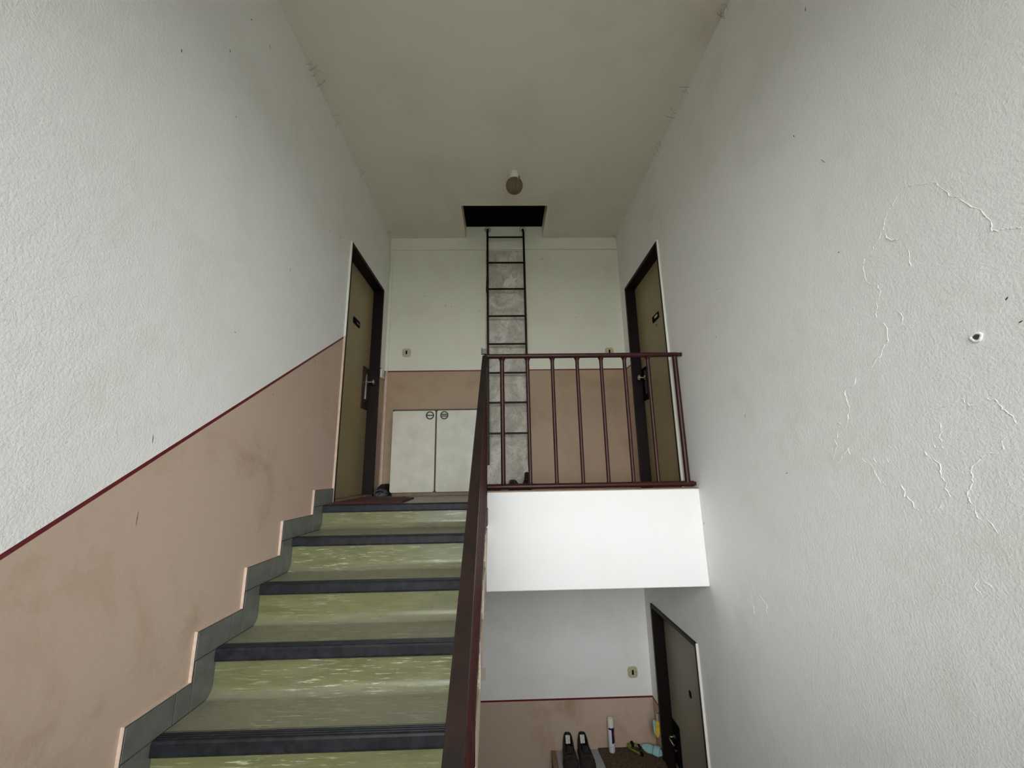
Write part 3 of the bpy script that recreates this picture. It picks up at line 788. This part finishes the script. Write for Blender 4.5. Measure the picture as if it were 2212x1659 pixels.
st = empty('dog_harness', (1.11, 3.96, CT + .0145)); tag(st, 'lime green strap harness with black buckles on the coir mat', 'harness')
z = CT + .022
p1 = on_z(1352, 1612, CT+.03); p2 = on_z(1388, 1616, CT+.03)
MB().tube([(1.035, 4.012, z+.020), (1.07, 4.012, z+.026), (1.10, 4.005, z+.024), (1.130, 4.000, z+.010)], .018, 8, flat=(.35, 1)).tube(
    [(1.035, 4.012, z+.018), (1.05, 3.975, z+.012), (1.075, 3.955, z+.010), (1.10, 3.935, z+.006), (1.125, 3.92, z+.002)], .010, 8, flat=(.4, 1)).build('strap', M['lime'], st, smooth=True)
for bx in ((1.063, 1.085, 3.99, 4.03, z+.016, z+.040), (1.120, 1.140, 3.985, 4.02, z-.004, z+.022), (1.112, 1.137, 3.905, 3.935, z-.006, z+.014)):
    MB().box(*bx).build('buckle', M['plate_black'], st, bevel=.003)

tl = empty('slipper', (1.222, 3.940, CT + .036), (math.radians(28), 0, math.radians(-38))); tag(tl, 'pale teal foam slipper lying against the lower landing wall', 'slipper')
def fig8(L, W, n=36):
    out = []
    for k in range(n):
        a = 2*math.pi*k/n; c = math.cos(a)
        w = W/2 * (1 - .25*math.exp(-((c*L/2 - .01)/.03)**2)) * (1 + .10*c)
        out.append((c*L/2, math.sin(a)*w))
    return out
MB().prism(fig8(.175, .078), 'z', 0, .014).build('sole', M['teal'], tl, bevel=.004, local=True)
rows = []
for i in range(5):
    x = .015 + .050*i/4
    rows.append([(x, .040*math.cos(math.radians(a)), .012 + .026*math.sin(math.radians(a))) for a in range(0, 181, 15)])
so = loft(rows).build('strap', M['teal'], tl, smooth=True, local=True)
md = so.modifiers.new('t', 'SOLIDIFY'); md.thickness = .005

HGY = 3.862
ht, hb = on_y(1421, 1541, HGY), on_y(1421, 1594, HGY)
hg = empty('hanging_ornament', (ht.x, HGY, hb.z)); tag(hg, 'yellow and teal flip-flop ornament hanging on a string beside the lower door', 'ornament')
def ff(dx, yo, mat, name, zc, rot):
    pts = []
    for a, b in fig8(.118, .042, 28):
        pts.append((ht.x + dx + b*math.cos(rot) - a*math.sin(rot), zc + b*math.sin(rot) + a*math.cos(rot)))
    return MB().prism(pts, 'y', HGY + yo, HGY + yo + .008).build(name, mat, hg, bevel=.002)
zc_ = hb.z + .060
ff(-.026, .010, M['teal'], 'teal_flip_flop', zc_ + .004, .10); yf = ff(-.012, -.002, M['yellow'], 'yellow_flip_flop', zc_, -.06)
MB().tube([(ht.x - .028, HGY - .004, zc_ + .01), (ht.x - .011, HGY - .011, zc_ + .032), (ht.x + .005, HGY - .004, zc_ + .01)], .003, 6).build('toe_strap', M['yellow'], yf)
MB().tube([(ht.x - .011, HGY + .002, zc_ + .055), (ht.x - .006, HGY, ht.z)], .0028, 6).build('string', M['string'], hg)
MB().tube([(ht.x - .008, HGY, ht.z), (XR - .0145, HGY, ht.z)], .003, 8).build('nail', M['metal_grey'], hg)

# ------------------------------------------------------------------ cracks, holes and marks on the walls
A1 = lambda x, y: (1500 + x/3.017, 250 + y/3.017)
A2 = lambda x, y: (1500 + x/3.017, 780 + y/3.017)
CR = [
 (A1, [(1360,470),(1430,450),(1500,440),(1580,430),(1590,465),(1640,490),(1660,520),(1720,530),(1760,565),(1810,600),(1860,610),(1900,660),(1930,690),(1935,750),(1980,750),(2050,735),(2130,730)]),
 (A1, [(1360,470),(1320,520),(1290,590),(1260,620),(1250,670),(1225,740),(1200,800),(1150,900),(1110,930),(1100,1000),(1110,1050),(1130,1095),(1195,1105),(1215,1150),(1195,1200),(1185,1270),(1185,1340)]),
 (A1, [(1230,1340),(1255,1390),(1260,1480),(1225,1520),(1220,1565),(1180,1585),(1150,1650)]),
 (A1, [(1225,760),(1280,815),(1350,800),(1355,765)]),
 (A1, [(1410,850),(1395,890),(1405,950),(1410,985)]),
 (A1, [(1320,1265),(1355,1300),(1350,1370)]),
 (A2, [(1160,40),(1090,70),(1050,110),(1040,160),(980,190),(990,250),(1010,300),(1000,390),(985,440)]),
 (A2, [(870,385),(920,395),(960,415)]),
 (A2, [(935,455),(940,490),(912,515),(935,550),(920,600),(905,640),(940,660),(1000,570),(1020,610)]),
 (A2, [(1060,600),(1090,640),(1130,665),(1165,690),(1185,745),(1210,780),(1250,815),(1290,815)]),
 (A2, [(1340,805),(1370,850),(1370,880),(1420,920),(1440,960),(1470,980),(1550,980),(1600,950),(1620,910),(1660,880),(1655,850),(1630,830),(1645,790),(1605,750),(1600,670),(1530,625),(1500,590)]),
 (A2, [(1600,400),(1610,460),(1600,500),(1620,570),(1570,560),(1545,510)]),
 (A2, [(1590,310),(1690,270),(1740,245),(1790,290),(1830,290),(1910,250),(1960,250),(2010,310),(2080,360),(2100,410)]),
 (A2, [(2075,430),(2080,470),(2010,510),(2010,570),(1960,605),(1895,600),(1880,630),(1820,680),(1805,710),(1815,790),(1780,860),(1800,920),(1830,940),(1840,1000),(1855,1030)]),
 (A2, [(1915,1035),(1960,1090),(1980,1125)]),
 (A2, [(1840,1440),(1820,1470),(1870,1520)]), (A2, [(1840,1440),(1900,1450),(1950,1480)]),
 (A2, [(370,1500),(380,1590),(400,1650)]), (A2, [(420,1520),(470,1590),(470,1650)]),
 (A2, [(1160,620),(1190,665)]), (A2, [(1250,630),(1275,670)]),
]
for i, (fn, pts) in enumerate(CR):
    rnd = random.Random(i); path = []
    for (a, b), (c, d) in zip(pts, pts[1:]):
        n = max(2, int(math.hypot(c-a, d-b)/14))
        for k in range(n):
            u = k/n; path.append(on_x(*fn(a + (c-a)*u + rnd.uniform(-6, 6), b + (d-b)*u + rnd.uniform(-6, 6)), XR))
    path.append(on_x(*fn(*pts[-1]), XR))
    rs = [rnd.choice((.0004, .0009, .0014, .0019)) for _ in path]; rs[0] = rs[-1] = .0005
    MB().tube(path, rs, 5).build('paint_crack', M['wall'], wr)
hp = on_x(2110, 728, XR)
hole = MB().lathe([(.0005, -.003), (.006, -.0035), (.007, -.001), (.007, .002)], (XR, hp.y, hp.z), 9, 'x')
hole.build('screw_hole', M['mark'], wr)
MB().tube([(XR - .001, hp.y + .012*math.cos(a)*(1 + .2*math.sin(3*a)), hp.z - .001 + .011*math.sin(a)) for a in [k*math.pi/8 for k in range(16)]], .0035, 6, closed=True).build('hole_rim', M['beam'], wr)
def marks(X, par, s, pts):
    for px, py, l, an in pts:
        p = on_x(px, py, X); an_ = an if s > 0 else 180 - an
        c, s_ = math.cos(math.radians(an_))*l/2, math.sin(math.radians(an_))*l/2; rr = .0021 if l < .02 else .0012
        MB().tube([(X, p.y - c, p.z - s_), (X, p.y, p.z), (X, p.y + c, p.z + s_)], [.0006, rr, .0006], 5).build('dirt_mark', M['mark'], par)
marks(XL, wl, 1, [(543,42,.016,80),(497,110,.014,120),(392,110,.014,100),(583,100,.022,110),(510,252,.010,20),(627,583,.03,85),(712,500,.02,80),(735,512,.018,80),(508,718,.008,20),(330,948,.03,95),(296,1120,.045,90),(590,852,.008,0),(680,780,.03,120)])
marks(XR, wr, -1, [(1715,294,.010,90),(1778,348,.03,-62),(1740,20,.015,60),(1812,545,.006,80),(2175,645,.010,50),(2205,695,.010,20),(1548,625,.006,80),(1547,728,.006,80),(1610,898,.02,90),(1700,1022,.012,20),(1521,1130,.012,90)])
for px, py, l, an in ((962, 661, .03, 90), (975, 662, .02, 90), (1244, 685, .02, 70), (1035, 672, .03, 60), (917, 640, .02, 90), (1170, 560, .05, 10)):
    p = on_y(px, py, YB); c, s_ = math.cos(math.radians(an))*l/2, math.sin(math.radians(an))*l/2
    MB().tube([(p.x - c, YB, p.z - s_), (p.x, YB, p.z), (p.x + c, YB, p.z + s_)], [.0008, .002, .0008], 5).build('dirt_mark', M['mark'], wbk)
# dusty cobwebs hanging in the ceiling corners
for i, (px, py, sd) in enumerate(((690,150,-1),(676,135,-1),(657,175,-1),(722,258,-1),(790,375,-1),(846,505,-1),(1410,320,1),(1418,312,1),(1478,190,1),(1520,45,1),(1567,10,1),(1455,245,1),(1332,508,1))):
    X = XL if sd < 0 else XR; rnd = random.Random(40+i)
    y0 = on_z(px, py, ZC).y; web = MB()
    for k in range(2):
        ya = min(y0 + rnd.uniform(-.05, .05), YB - .02); dx = rnd.uniform(.02, .07); dz = rnd.uniform(.02, .06)
        web.tube([(X, ya, ZC - dz), (X - sd*dx*.45, ya + rnd.uniform(-.02, .02), ZC - dz*.35), (X - sd*dx, ya + rnd.uniform(-.03, .03), ZC)], .0007, 4)
    web.build('cobweb', M['cobweb'], ce)
